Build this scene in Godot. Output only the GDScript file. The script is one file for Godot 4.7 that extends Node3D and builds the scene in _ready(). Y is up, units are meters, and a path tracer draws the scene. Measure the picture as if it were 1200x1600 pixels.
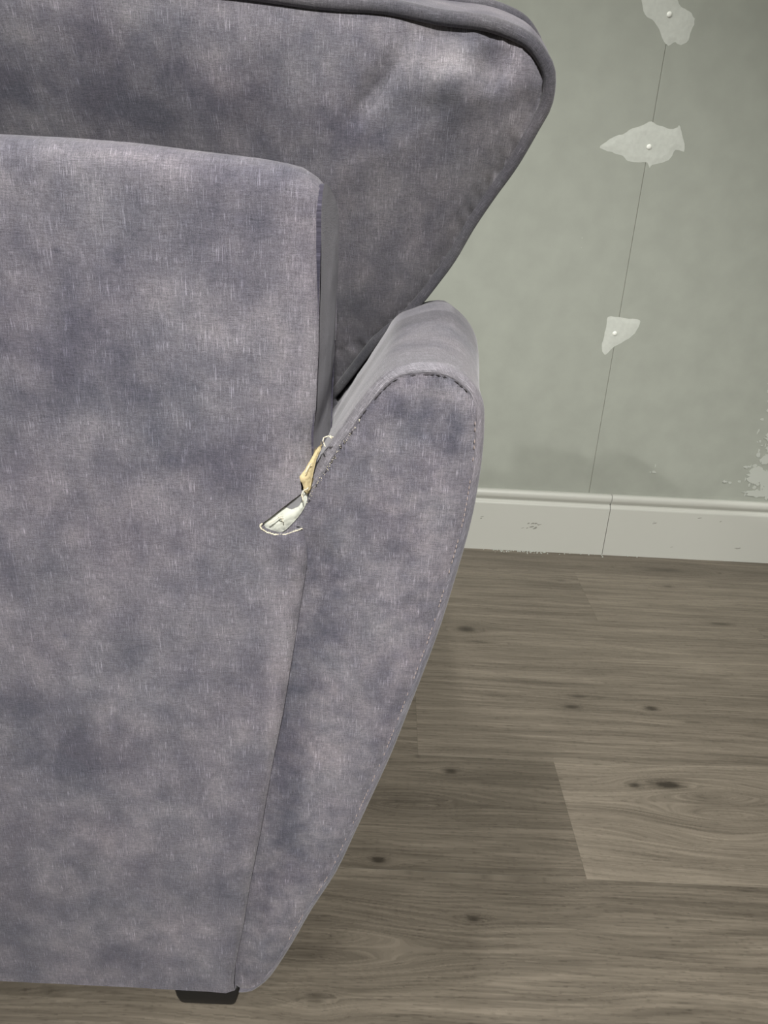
extends Node3D

const WALL_Z := -1.566
const MIRROR_X := -0.5            # the sofa is symmetrical about this plane

var mats := {}


func _ready() -> void:
	# ---------------------------------------------------------------- camera
	var cam := Camera3D.new()
	cam.name = "camera"
	cam.position = Vector3(0, 0.75, 0)
	cam.rotation_degrees = Vector3(-23.3, -0.5, 3.1)
	cam.fov = 69.66
	cam.near = 0.02
	cam.far = 50.0
	add_child(cam)
	cam.current = true
	# ---------------------------------------------------------------- sky, exposure
	var we := WorldEnvironment.new()
	we.name = "environment"
	var env := Environment.new()
	env.background_mode = Environment.BG_COLOR
	env.background_color = Color(0.05, 0.05, 0.055)
	env.tonemap_mode = Environment.TONE_MAPPER_LINEAR
	env.tonemap_exposure = 1.0
	env.sdfgi_enabled = true
	env.ssao_enabled = true
	env.ssil_enabled = true
	we.environment = env
	add_child(we)
	# ---------------------------------------------------------------- ceiling downlights
	var warm := Color(1.0, 0.99, 0.975)
	downlight(Vector3(0.12, 2.4, 1.6), 13.2, warm, "added unseen spotlight behind the sofa, narrow cone aimed at its right arm", Vector3(0.2, 0.62, -0.7), 21.0, 0.05)  # unseen spotlight, its narrow cone added so brightness falls off outwards
	downlight(Vector3(-0.95, 2.4, 1.1), 1.8, warm, "white recessed downlight behind the sofa, over the left half of its back", Vector3(-0.95, 0, 1.0), 74.0, 0.12)
	downlight(Vector3(-2.65, 2.4, 0.1), 7.5, warm, "white tilted downlight farthest left, beside the left wall", Vector3(0.0, 0.25, -1.3), 37.0, 0.06)
	downlight(Vector3(-0.1, 2.4, -0.75), 1.1, warm, "white recessed downlight straight above the right arm of the sofa, nearest the filled wall", Vector3(-0.1, 0, -0.8), 70.0, 0.05)
	downlight(Vector3(0.6, 2.4, 1.9), 4.2, warm, "added unseen fill downlight farthest right, over the bare plank floor", Vector3(0.6, 0, 1.85), 74.0, 0.05)  # unseen lamp added as fill from the right
	# ---------------------------------------------------------------- room, then things
	build_materials()
	build_room()
	build_floor()
	build_wall_marks()
	build_sofa()
	build_cushions()


# ====================================================================== helpers
func tag(o: Node, label: String, category := "", group := "", kind := "") -> void:
	o.set_meta("label", label)
	if category != "":
		o.set_meta("category", category)
	if group != "":
		o.set_meta("group", group)
	if kind != "":
		o.set_meta("kind", kind)


func put(called: String, mesh: Mesh, mat: Material, parent: Node = null) -> MeshInstance3D:
	var o := MeshInstance3D.new()
	o.name = called
	o.mesh = mesh
	o.material_override = mat
	o.cast_shadow = GeometryInstance3D.SHADOW_CASTING_SETTING_ON
	(parent if parent else self).add_child(o, true)
	return o


func pts2(a: Array) -> PackedVector2Array:
	var r := PackedVector2Array()
	for i in range(0, a.size(), 2):
		r.append(Vector2(a[i], a[i + 1]))
	return r


func lerp_table(t: PackedVector2Array, x: float) -> float:
	if x <= t[0].x:
		return t[0].y
	for i in range(1, t.size()):
		if x <= t[i].x:
			return lerpf(t[i - 1].y, t[i].y, (x - t[i - 1].x) / (t[i].x - t[i - 1].x))
	return t[t.size() - 1].y


func catmull(p: PackedVector2Array, closed: bool, per: int) -> PackedVector2Array:
	var r := PackedVector2Array()
	var n := p.size()
	for i in range(n if closed else n - 1):
		var a: Vector2 = p[(i - 1 + n) % n] if closed else p[maxi(i - 1, 0)]
		var b: Vector2 = p[i]
		var c: Vector2 = p[(i + 1) % n]
		var d: Vector2 = p[(i + 2) % n] if closed else p[mini(i + 2, n - 1)]
		for k in per:
			r.append(b.cubic_interpolate(c, a, d, float(k) / per))
	if not closed:
		r.append(p[n - 1])
	return r


func resample(p: PackedVector2Array, step: float) -> PackedVector2Array:
	# even spacing along a closed outline
	var r := PackedVector2Array()
	var left := 0.0
	for i in p.size():
		var a := p[i]
		var b := p[(i + 1) % p.size()]
		var l := a.distance_to(b)
		var t := left
		while t < l:
			r.append(a.lerp(b, t / l))
			t += step
		left = t - l
	return r


func edge_dist(p: Vector2, outline: PackedVector2Array) -> float:
	var best := 1e9
	var n := outline.size()
	for i in n:
		var q := Geometry2D.get_closest_point_to_segment(p, outline[i], outline[(i + 1) % n])
		best = minf(best, p.distance_squared_to(q))
	return sqrt(best)


# A cloth sheet: a 2D outline cut into cells, carried into space by map(u, v) -> Vector3.
# skirt > 0 turns the rim back by that much. uv1 is metres / tile, uv2 is the outline's box (or macro rect).
func sheet(outline_in: PackedVector2Array, cell: float, map: Callable, skirt: float, macro: Rect2, tile := 0.30, flip := false) -> ArrayMesh:
	var outline := outline_in
	var box := Rect2(outline[0], Vector2.ZERO)
	for p in outline:
		box = box.expand(p)
	var keys := {}
	var vs: Array[Vector2] = []
	var idx := PackedInt32Array()
	var nx := int(ceil(box.size.x / cell))
	var ny := int(ceil(box.size.y / cell))
	# which cells does the outline cross?
	var crossed := {}
	for i in outline.size():
		var a := outline[i]
		var b := outline[(i + 1) % outline.size()]
		var steps := int(ceil(a.distance_to(b) / (cell * 0.2))) + 1
		for k in range(steps + 1):
			var q := (a.lerp(b, float(k) / steps) - box.position) / cell
			var cx := int(floor(q.x))
			var cy := int(floor(q.y))
			for dx in [-1, 0, 1]:
				for dy in [-1, 0, 1]:
					crossed[Vector2i(cx + dx, cy + dy)] = true
	var add := func(p: Vector2) -> int:
		var key := Vector2i((p * 200000.0).round())
		if not keys.has(key):
			keys[key] = vs.size()
			vs.append(p)
		return keys[key]
	for iy in ny:
		for ix in nx:
			var p0 := box.position + Vector2(ix, iy) * cell
			var quad := PackedVector2Array([p0, p0 + Vector2(cell, 0), p0 + Vector2(cell, cell), p0 + Vector2(0, cell)])
			if not crossed.has(Vector2i(ix, iy)):
				if Geometry2D.is_point_in_polygon(p0 + Vector2(cell, cell) * 0.5, outline):
					var a: int = add.call(quad[0])
					var b: int = add.call(quad[1])
					var c: int = add.call(quad[2])
					var d: int = add.call(quad[3])
					idx.append_array([a, c, b, a, d, c])
				continue
			for poly in Geometry2D.intersect_polygons(quad, outline):
				if Geometry2D.is_polygon_clockwise(poly):
					continue
				var tri := Geometry2D.triangulate_polygon(poly)
				for t in range(0, tri.size(), 3):
					var ids := [add.call(poly[tri[t]]), add.call(poly[tri[t + 1]]), add.call(poly[tri[t + 2]])]
					var area: float = (poly[tri[t + 1]] - poly[tri[t]]).cross(poly[tri[t + 2]] - poly[tri[t]])
					if area > 0.0:
						idx.append_array([ids[0], ids[2], ids[1]])
					else:
						idx.append_array(ids)
	var P := PackedVector3Array()
	var N := PackedVector3Array()
	var U := PackedVector2Array()
	var U2 := PackedVector2Array()
	var e := 0.0012
	for p in vs:
		var o: Vector3 = map.call(p.x, p.y)
		var du: Vector3 = map.call(p.x + e, p.y) - map.call(p.x - e, p.y)
		var dv: Vector3 = map.call(p.x, p.y + e) - map.call(p.x, p.y - e)
		var nrm := du.cross(dv).normalized()
		P.append(o)
		N.append(-nrm if flip else nrm)
		U.append(Vector2(p.x, -p.y) / tile)
		U2.append(Vector2((p.x - macro.position.x) / macro.size.x, 1.0 - (p.y - macro.position.y) / macro.size.y))
	if skirt > 0.0:
		var n := outline.size()
		var ccw := not Geometry2D.is_polygon_clockwise(outline)
		for i in n:
			var a := outline[i]
			var b := outline[(i + 1) % n]
			var A: Vector3 = map.call(a.x, a.y)
			var B: Vector3 = map.call(b.x, b.y)
			var m := (a + b) * 0.5
			var du: Vector3 = map.call(m.x + e, m.y) - map.call(m.x - e, m.y)
			var dv: Vector3 = map.call(m.x, m.y + e) - map.call(m.x, m.y - e)
			var up := du.cross(dv).normalized()
			if flip:
				up = -up
			var out := (B - A).cross(up).normalized() * (1.0 if ccw else -1.0)
			if flip:
				out = -out
			var s := P.size()
			for q in [[A, a], [B, b], [B - up * skirt, b], [A - up * skirt, a]]:
				P.append(q[0])
				N.append(out)
				U.append(Vector2(q[1].x, -q[1].y) / tile)
				U2.append(Vector2((q[1].x - macro.position.x) / macro.size.x, 1.0 - (q[1].y - macro.position.y) / macro.size.y))
			if ccw:
				idx.append_array([s, s + 1, s + 2, s, s + 2, s + 3])
			else:
				idx.append_array([s, s + 2, s + 1, s, s + 3, s + 2])
	if flip:
		for i in range(0, idx.size(), 3):
			var k := idx[i + 1]
			idx[i + 1] = idx[i + 2]
			idx[i + 2] = k
	return commit(P, N, U, U2, idx)


func commit(P: PackedVector3Array, N: PackedVector3Array, U: PackedVector2Array, U2: PackedVector2Array, idx: PackedInt32Array) -> ArrayMesh:
	var arr := []
	arr.resize(Mesh.ARRAY_MAX)
	arr[Mesh.ARRAY_VERTEX] = P
	arr[Mesh.ARRAY_NORMAL] = N
	arr[Mesh.ARRAY_TEX_UV] = U
	arr[Mesh.ARRAY_TEX_UV2] = U2
	arr[Mesh.ARRAY_INDEX] = idx
	var m := ArrayMesh.new()
	m.add_surface_from_arrays(Mesh.PRIMITIVE_TRIANGLES, arr)
	return m


# A grid of points rows[i][j] skinned into a smooth surface; closed wraps j.
func skin(rows: Array, closed: bool, tile := 0.30, macro_scale := 1.2, ends := false, flip := false, turn := false) -> ArrayMesh:
	var P := PackedVector3Array()
	var U := PackedVector2Array()
	var U2 := PackedVector2Array()
	var idx := PackedInt32Array()
	var m: int = rows[0].size()
	var w := m + 1 if closed else m
	var along := 0.0
	for i in rows.size():
		if i:
			along += (rows[i][0] as Vector3).distance_to(rows[i - 1][0])
		var across := 0.0
		for j in w:
			var p: Vector3 = rows[i][j % m]
			if j:
				across += p.distance_to(rows[i][(j - 1) % m])
			P.append(p)
			U.append((Vector2(along, across) if turn else Vector2(across, along)) / tile)
			U2.append(Vector2(across, along) / macro_scale)
	for i in rows.size() - 1:
		for j in w - 1:
			var a := i * w + j
			var q := [a, a + 1, a + w + 1, a, a + w + 1, a + w]
			if flip:
				q = [a, a + w + 1, a + 1, a, a + w, a + w + 1]
			idx.append_array(q)
	if ends:
		for i in [0, rows.size() - 1]:
			var c := Vector3.ZERO
			for j in m:
				c += rows[i][j] / float(m)
			P.append(c)
			U.append(Vector2(c.x, c.y) / tile)
			U2.append(Vector2(0.5, 0.5))
			for j in w - 1:
				var a: int = i * w + j
				if (i == 0) == flip:
					idx.append_array([P.size() - 1, a, a + 1])
				else:
					idx.append_array([P.size() - 1, a + 1, a])
	# smooth normals, welded by position
	var acc := {}
	for t in range(0, idx.size(), 3):
		var fn := (P[idx[t + 2]] - P[idx[t]]).cross(P[idx[t + 1]] - P[idx[t]])
		for k in 3:
			var key := Vector3i((P[idx[t + k]] * 100000.0).round())
			acc[key] = acc.get(key, Vector3.ZERO) + fn
	var N := PackedVector3Array()
	for p in P:
		N.append((acc.get(Vector3i((p * 100000.0).round()), Vector3.UP) as Vector3).normalized())
	return commit(P, N, U, U2, idx)


func tube(path: PackedVector3Array, r: float, sides := 10, closed := false, taper := false) -> ArrayMesh:
	var rows := []
	var n := path.size()
	var ref := Vector3(0.31, 0.2, 0.93).normalized()
	for i in (n + 1 if closed else n):
		var k := i % n
		var a: Vector3 = path[(k - 1 + n) % n] if closed else path[maxi(k - 1, 0)]
		var b: Vector3 = path[(k + 1) % n] if closed else path[mini(k + 1, n - 1)]
		var t := (b - a).normalized()
		var s := t.cross(ref).normalized()
		var u := s.cross(t).normalized()
		var rr := r
		if taper and (k == 0 or k == n - 1):
			rr = r * 0.35
		var ring := []
		for j in sides:
			var an := TAU * j / sides
			ring.append(path[k] + (s * cos(an) + u * sin(an)) * rr)
		rows.append(ring)
	return skin(rows, true, 0.30, 1.2, not closed)


# A box with rounded edges and slightly swollen faces.
func soft_box(size: Vector3, r: float, swell: float, n := 14) -> ArrayMesh:
	var P := PackedVector3Array()
	var N := PackedVector3Array()
	var U := PackedVector2Array()
	var U2 := PackedVector2Array()
	var idx := PackedInt32Array()
	var h := size * 0.5
	var ts := PackedFloat32Array()
	for f in 6:
		var ax := f >> 1
		var sg := 1.0 if f & 1 else -1.0
		var s := P.size()
		for i in n + 1:
			for j in n + 1:
				var a := 2.0 * i / n - 1.0
				var b := 2.0 * j / n - 1.0
				a = sin(a * PI / 2)
				b = sin(b * PI / 2)
				var q := Vector3.ZERO
				q[ax] = sg * h[ax]
				q[(ax + 1) % 3] = a * h[(ax + 1) % 3]
				q[(ax + 2) % 3] = b * h[(ax + 2) % 3]
				var inner := q.clamp(-(h - Vector3.ONE * r), h - Vector3.ONE * r)
				var d := (q - inner).normalized()
				var p := inner + d * r
				p[ax] += sg * swell * (1.0 - a * a) * (1.0 - b * b)
				P.append(p)
				N.append(d)
				U.append(Vector2(q[(ax + 1) % 3], q[(ax + 2) % 3]) / 0.30)
				U2.append(Vector2(a * 0.4 + 0.5, b * 0.4 + 0.5))
		for i in n:
			for j in n:
				var a := s + i * (n + 1) + j
				if sg < 0:
					idx.append_array([a, a + n + 2, a + 1, a, a + n + 1, a + n + 2])
				else:
					idx.append_array([a, a + 1, a + n + 2, a, a + n + 2, a + n + 1])
	# fix winding so that faces point outwards
	for t in range(0, idx.size(), 3):
		var fn := (P[idx[t + 2]] - P[idx[t]]).cross(P[idx[t + 1]] - P[idx[t]])
		if fn.dot(N[idx[t]]) < 0:
			var k := idx[t + 1]
			idx[t + 1] = idx[t + 2]
			idx[t + 2] = k
	return commit(P, N, U, U2, idx)


# A flat-faced box with chamfered top rim (planks, boards); origin at its centre.
func bevel_box(size: Vector3, c: float, uv_rect := Rect2(0, 0, 1, 1)) -> ArrayMesh:
	var st := SurfaceTool.new()
	st.begin(Mesh.PRIMITIVE_TRIANGLES)
	var h := size * 0.5
	var rings := [[h.x, -h.y, h.z], [h.x, h.y - c, h.z], [h.x - c, h.y, h.z - c]]
	var pt := func(k: int, i: int) -> Vector3:
		var sx: float = [-1, 1, 1, -1][i % 4]
		var sz: float = [-1, -1, 1, 1][i % 4]
		return Vector3(rings[k][0] * sx, rings[k][1], rings[k][2] * sz)
	var tri := func(a: Vector3, b: Vector3, d: Vector3) -> void:
		var nn := (d - a).cross(b - a).normalized()
		for p in [a, b, d]:
			st.set_normal(nn)
			st.set_uv(uv_rect.position + Vector2(p.x / size.x + 0.5, p.z / size.z + 0.5) * uv_rect.size)
			st.add_vertex(p)
	for k in 2:
		for i in 4:
			var a: Vector3 = pt.call(k, i)
			var b: Vector3 = pt.call(k, i + 1)
			var d: Vector3 = pt.call(k + 1, i + 1)
			var f: Vector3 = pt.call(k + 1, i)
			tri.call(a, d, b)
			tri.call(a, f, d)
	tri.call(pt.call(2, 0), pt.call(2, 1), pt.call(2, 2))
	tri.call(pt.call(2, 0), pt.call(2, 2), pt.call(2, 3))
	return fix_out(st.commit())


func fix_out(m: ArrayMesh) -> ArrayMesh:
	return m


func plain_box(size: Vector3) -> BoxMesh:
	var b := BoxMesh.new()
	b.size = size
	return b


# ====================================================================== textures and materials
func noise_bytes(w: int, h: int, freq: float, seed_: int, octaves: int, sx: int, sy: int) -> PackedByteArray:
	# fractal noise made small along one axis and stretched: streaks
	var n := FastNoiseLite.new()
	n.seed = seed_
	n.noise_type = FastNoiseLite.TYPE_SIMPLEX_SMOOTH
	n.frequency = freq
	n.fractal_type = FastNoiseLite.FRACTAL_FBM if octaves > 1 else FastNoiseLite.FRACTAL_NONE
	n.fractal_octaves = octaves
	var im := n.get_seamless_image(maxi(8, w / sx), maxi(8, h / sy), false, false, 0.12)
	im.convert(Image.FORMAT_L8)
	im.resize(w, h, Image.INTERPOLATE_CUBIC)
	return im.get_data()


func white_bytes(w: int, h: int, seed_: int, sx: int, sy: int) -> PackedByteArray:
	# white noise stretched into threads
	var rng := RandomNumberGenerator.new()
	rng.seed = seed_
	var a := maxi(8, w / sx)
	var b := maxi(8, h / sy)
	var raw := PackedByteArray()
	raw.resize(a * b)
	for i in a * b:
		raw[i] = (rng.randi() & 127) + (rng.randi() & 127)
	var im := Image.create_from_data(a, b, false, Image.FORMAT_L8, raw)
	im.resize(w, h, Image.INTERPOLATE_BILINEAR)
	return im.get_data()


func weave_texture() -> ImageTexture:
	var w := 1024
	var up := white_bytes(w, w, 11, 1, 22)        # upright slubs
	var up2 := white_bytes(w, w, 12, 1, 9)
	var ac := white_bytes(w, w, 13, 10, 1)        # crossing threads
	var gr := white_bytes(w, w, 14, 1, 1)         # pile
	var pa := noise_bytes(w, w, 0.02, 15, 3, 1, 1)  # where slubs come in groups
	var out := PackedByteArray()
	out.resize(w * w)
	for i in w * w:
		var a := up[i] / 255.0 - 0.5
		var b := up2[i] / 255.0 - 0.5
		var c := ac[i] / 255.0 - 0.5
		var g := gr[i] / 255.0 - 0.5
		var p := clampf((pa[i] / 255.0 - 0.35) * 2.2, 0.0, 1.0)
		var slub := maxf(0.0, a - 0.15) * (0.35 + 2.0 * p)
		var v := 0.70 + 0.17 * b + 0.19 * c + 0.27 * g + slub * 0.75
		out[i] = int(clampf(v, 0.0, 1.0) * 255.0)
	return ImageTexture.create_from_image(Image.create_from_data(w, w, false, Image.FORMAT_L8, out))


# Crushed pile of the velvet: cool dark patches and paler, warmer ones. marks: [u, v, ru, rv, amount] laid by hand, some of them painting in light and shade.
func pile_texture(w: int, h: int, sd: int, marks: Array, lift := 0.0, freq := 0.016) -> ImageTexture:
	var a := noise_bytes(w, h, freq, sd, 5, 1, 1)
	var b := noise_bytes(w, h, freq * 2.6, sd + 1, 5, 1, 1)
	var c := noise_bytes(w, h, freq * 0.8, sd + 2, 2, 1, 1)
	var add := PackedFloat32Array()
	add.resize(w * h)
	for m in marks:
		var cx: float = m[0] * w
		var cy: float = m[1] * h
		var rx: float = m[2] * w
		var ry: float = m[3] * h
		for y in range(maxi(0, int(cy - ry * 2)), mini(h, int(cy + ry * 2))):
			for x in range(maxi(0, int(cx - rx * 2)), mini(w, int(cx + rx * 2))):
				var d := Vector2((x - cx) / rx, (y - cy) / ry).length_squared()
				d *= 0.55 + 0.9 * a[y * w + x] / 255.0
				add[y * w + x] += m[4] * 1.7 * exp(-d * 1.3)
	var out := PackedByteArray()
	out.resize(w * h * 3)
	for i in w * h:
		var t := 0.5 + (a[i] / 255.0 - 0.5) * 0.6 + (b[i] / 255.0 - 0.5) * 0.62 + add[i] + lift
		t = clampf(t, 0.0, 1.0)
		var q := (c[i] / 255.0 - 0.5) * 3.5
		out[i * 3] = int(lerpf(146, 224, t) + q)
		out[i * 3 + 1] = int(lerpf(147, 220, t) - q * 0.4)
		out[i * 3 + 2] = int(lerpf(162, 226, t) - q * 0.1)
	return ImageTexture.create_from_image(Image.create_from_data(w, h, false, Image.FORMAT_RGB8, out))


func velvet(pile: Texture2D, weave: Texture2D, tint := Color(0.785, 0.775, 0.79)) -> StandardMaterial3D:
	var m := StandardMaterial3D.new()
	m.albedo_color = tint
	m.albedo_texture = weave
	m.detail_enabled = true
	m.detail_blend_mode = BaseMaterial3D.BLEND_MODE_MUL
	m.detail_uv_layer = BaseMaterial3D.DETAIL_UV_2
	m.detail_albedo = pile
	m.roughness = 0.92
	m.metallic_specular = 0.25
	m.rim_enabled = true
	m.rim = 0.55
	m.rim_tint = 0.4
	m.heightmap_enabled = true
	m.heightmap_texture = weave
	m.heightmap_scale = 0.03
	return m


func matte(c: Color, rough := 0.9, spec := 0.3) -> StandardMaterial3D:
	var m := StandardMaterial3D.new()
	m.albedo_color = c
	m.roughness = rough
	m.metallic_specular = spec
	return m


func wood_texture(sd: int, knots: Array, tone: float, wild := 1.0, w := 1536, h := 224) -> ImageTexture:
	# knots: [u, v, ru, rv, dark]; the grain runs round them
	var s1 := noise_bytes(w, h, 0.035, sd, 3, 28, 1)
	var s2 := noise_bytes(w, h, 0.2, sd + 1, 2, 40, 1)
	var s3 := white_bytes(w, h, sd + 2, 26, 1)
	var s4 := white_bytes(w, h, sd + 7, 9, 1)
	var wv := noise_bytes(w, h, 0.012, sd + 3, 2, 8, 1)
	var out := PackedByteArray()
	out.resize(w * h * 3)
	var ks := []
	for k in knots:
		ks.append([k[0] * w, k[1] * h, k[2] * w, k[3] * h, k[4]])
	for x in w:
		var near := []
		for k in ks:
			if absf(x - k[0]) < k[2] * 6.0:
				near.append(k)
		for y in h:
			var warp := (wv[y * w + x] / 255.0 - 0.5) * 15.0 * wild
			var dark := 0.0
			var ring := 0.0
			for k in near:
				var dx: float = (x - k[0]) / k[2]
				var dy: float = (y - k[1]) / k[3]
				var d := dx * dx * 0.5 + dy * dy
				# grain is pushed aside by the knot
				warp -= signf(dy) * k[3] * 1.5 * exp(-dx * dx * 0.16) * exp(-absf(dy) * 0.55) * minf(1.0, absf(dy) * 2.0)
				if d < 9.0:
					dark += k[4] * exp(-d * 2.2) + k[4] * 0.22 * exp(-d * 0.5)
					ring += sin(sqrt(d) * 9.0) * exp(-d * 0.5) * 0.05 * k[4]
			var yy := clampi(int(y + warp), 0, h - 1)
			var i := yy * w + x
			var v := 0.5 + (s1[i] / 255.0 - 0.5) * 0.26 + (s2[i] / 255.0 - 0.5) * 0.26 + (s3[i] / 255.0 - 0.5) * 0.16 - maxf(0.0, s4[i] / 255.0 - 0.62) * 0.5 + ring
			v = clampf(v + tone + 0.05 - dark, 0.0, 1.0)
			var o := (y * w + x) * 3
			out[o] = int(lerpf(72, 205, v))
			out[o + 1] = int(lerpf(66, 193, v))
			out[o + 2] = int(lerpf(57, 174, v))
	return ImageTexture.create_from_image(Image.create_from_data(w, h, false, Image.FORMAT_RGB8, out))


func wood(tex: Texture2D) -> StandardMaterial3D:
	var m := StandardMaterial3D.new()
	m.albedo_color = Color(0.81, 0.81, 0.81)
	m.albedo_texture = tex
	m.roughness = 0.5
	m.metallic_specular = 0.42
	m.heightmap_enabled = true
	m.heightmap_texture = tex
	m.heightmap_scale = 0.012
	return m


func build_materials() -> void:
	var weave := weave_texture()
	mats.weave = weave
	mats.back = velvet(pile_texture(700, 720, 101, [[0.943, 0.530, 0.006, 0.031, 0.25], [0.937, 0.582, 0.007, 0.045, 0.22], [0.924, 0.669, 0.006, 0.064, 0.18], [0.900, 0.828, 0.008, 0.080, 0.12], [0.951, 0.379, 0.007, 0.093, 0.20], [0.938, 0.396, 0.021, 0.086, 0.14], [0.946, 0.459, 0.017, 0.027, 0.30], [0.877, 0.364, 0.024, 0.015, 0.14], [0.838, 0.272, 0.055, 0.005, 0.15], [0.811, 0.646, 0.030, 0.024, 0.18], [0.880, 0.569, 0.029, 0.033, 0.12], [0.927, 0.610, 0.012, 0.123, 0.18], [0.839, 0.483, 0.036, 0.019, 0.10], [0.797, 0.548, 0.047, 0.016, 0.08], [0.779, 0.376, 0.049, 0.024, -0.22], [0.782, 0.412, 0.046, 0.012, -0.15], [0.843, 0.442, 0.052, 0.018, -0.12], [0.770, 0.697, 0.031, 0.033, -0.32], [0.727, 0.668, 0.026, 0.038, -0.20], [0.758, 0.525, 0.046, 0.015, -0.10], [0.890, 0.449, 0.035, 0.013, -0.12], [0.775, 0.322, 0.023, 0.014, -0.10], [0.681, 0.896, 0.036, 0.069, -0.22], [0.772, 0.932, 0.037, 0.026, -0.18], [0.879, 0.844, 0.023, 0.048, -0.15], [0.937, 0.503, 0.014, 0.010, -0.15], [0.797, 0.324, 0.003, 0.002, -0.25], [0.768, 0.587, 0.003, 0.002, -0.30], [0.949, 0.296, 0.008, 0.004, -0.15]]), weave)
	mats.arm = velvet(pile_texture(320, 800, 131, [[0.650, 0.062, 0.115, 0.020, -0.20], [0.797, 0.093, 0.027, 0.028, -0.25], [0.557, 0.119, 0.051, 0.043, -0.12], [0.460, 0.241, 0.054, 0.032, -0.20], [0.368, 0.587, 0.063, 0.174, -0.32], [0.499, 0.306, 0.074, 0.052, -0.10], [0.761, 0.042, 0.057, 0.008, 0.30], [0.785, 0.157, 0.069, 0.060, 0.16], [0.688, 0.327, 0.093, 0.044, 0.18], [0.511, 0.510, 0.081, 0.084, 0.18], [0.744, 0.219, 0.053, 0.048, 0.10], [0.730, 0.144, 0.034, 0.007, -0.15], [0.436, 0.823, 0.092, 0.067, 0.10]], 0.08), weave)  # dark marks beside the flap edge paint in its shadow strip
	mats.cushion = velvet(pile_texture(900, 260, 151, [[0.712, 0.173, 0.105, 0.135, -0.16], [0.749, 0.238, 0.092, 0.037, -0.18], [0.878, 0.254, 0.025, 0.051, -0.12], [0.794, 0.138, 0.024, 0.034, 0.14], [0.932, 0.127, 0.028, 0.028, 0.22], [0.897, 0.426, 0.036, 0.091, 0.14], [0.680, 0.122, 0.024, 0.045, 0.15], [0.655, 0.217, 0.025, 0.049, -0.15], [0.938, 0.308, 0.017, 0.082, 0.05], [0.973, 0.155, 0.012, 0.035, -0.12], [0.879, 0.601, 0.019, 0.069, 0.10]], -0.06), weave, Color(0.83, 0.82, 0.82))  # wide dark marks paint in the shade behind the sofa back
	mats.cover = velvet(pile_texture(512, 512, 171, [], 0.05), weave)
	mats.side = velvet(pile_texture(256, 256, 221, [], 0.0), weave, Color(0.55, 0.54, 0.59))  # darker velvet copy: shade of the outward-facing gusset put into the tint
	mats.piping = velvet(pile_texture(256, 256, 211, [], -0.1), weave, Color(0.70, 0.695, 0.69))
	mats.arm_cover = velvet(pile_texture(512, 512, 191, [[0.08, 0.012, 0.13, 0.024, 0.75], [0.16, 0.04, 0.06, 0.07, 0.25]], 0.14), weave, Color(0.775, 0.77, 0.785))  # pale marks paint in the light along rear seam and arm top
	mats.lining = matte(Color(0.19, 0.19, 0.2))
	mats.torn = matte(Color(0.52, 0.52, 0.53))
	mats.batting = matte(Color(0.80, 0.81, 0.77), 1.0, 0.1)
	mats.foam = matte(Color(0.76, 0.70, 0.55), 1.0, 0.1)
	mats.thread = matte(Color(0.85, 0.82, 0.74), 0.9, 0.2)
	mats.stitch = matte(Color(0.62, 0.57, 0.55), 0.9, 0.2)
	mats.dark_stitch = matte(Color(0.27, 0.26, 0.27), 0.9, 0.2)
	mats.plastic = matte(Color(0.055, 0.052, 0.052), 0.45, 0.5)
	# painted plaster
	var n := FastNoiseLite.new()
	n.seed = 7
	n.frequency = 0.02
	n.fractal_octaves = 4
	var ramp := Gradient.new()
	ramp.set_color(0, Color(0.955, 0.955, 0.955))
	ramp.set_color(1, Color(1, 1, 1))
	var nt := NoiseTexture2D.new()
	nt.noise = n
	nt.width = 512
	nt.height = 512
	nt.seamless = true
	nt.color_ramp = ramp
	var pm := matte(Color(0.62, 0.635, 0.598), 0.8, 0.3)
	pm.albedo_texture = nt
	pm.uv1_triplanar = true
	pm.uv1_world_triplanar = true
	pm.uv1_scale = Vector3(1.4, 1.4, 1.4)
	mats.paint = pm
	mats.backing = matte(Color(0.55, 0.55, 0.51))
	mats.filler = matte(Color(0.765, 0.78, 0.75), 0.95, 0.2)
	var fm: StandardMaterial3D = mats.filler
	fm.albedo_texture = nt
	fm.uv1_triplanar = true
	fm.uv1_scale = Vector3(9, 9, 9)
	mats.residue = matte(Color(0.70, 0.715, 0.685), 0.95, 0.2)
	mats.screw = matte(Color(0.92, 0.93, 0.9), 0.8, 0.3)
	mats.gloss = matte(Color(0.745, 0.75, 0.72), 0.42, 0.45)
	mats.white = matte(Color(0.84, 0.83, 0.8), 0.9, 0.3)
	mats.scuff = matte(Color(0.56, 0.56, 0.53), 0.8, 0.3)


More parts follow.
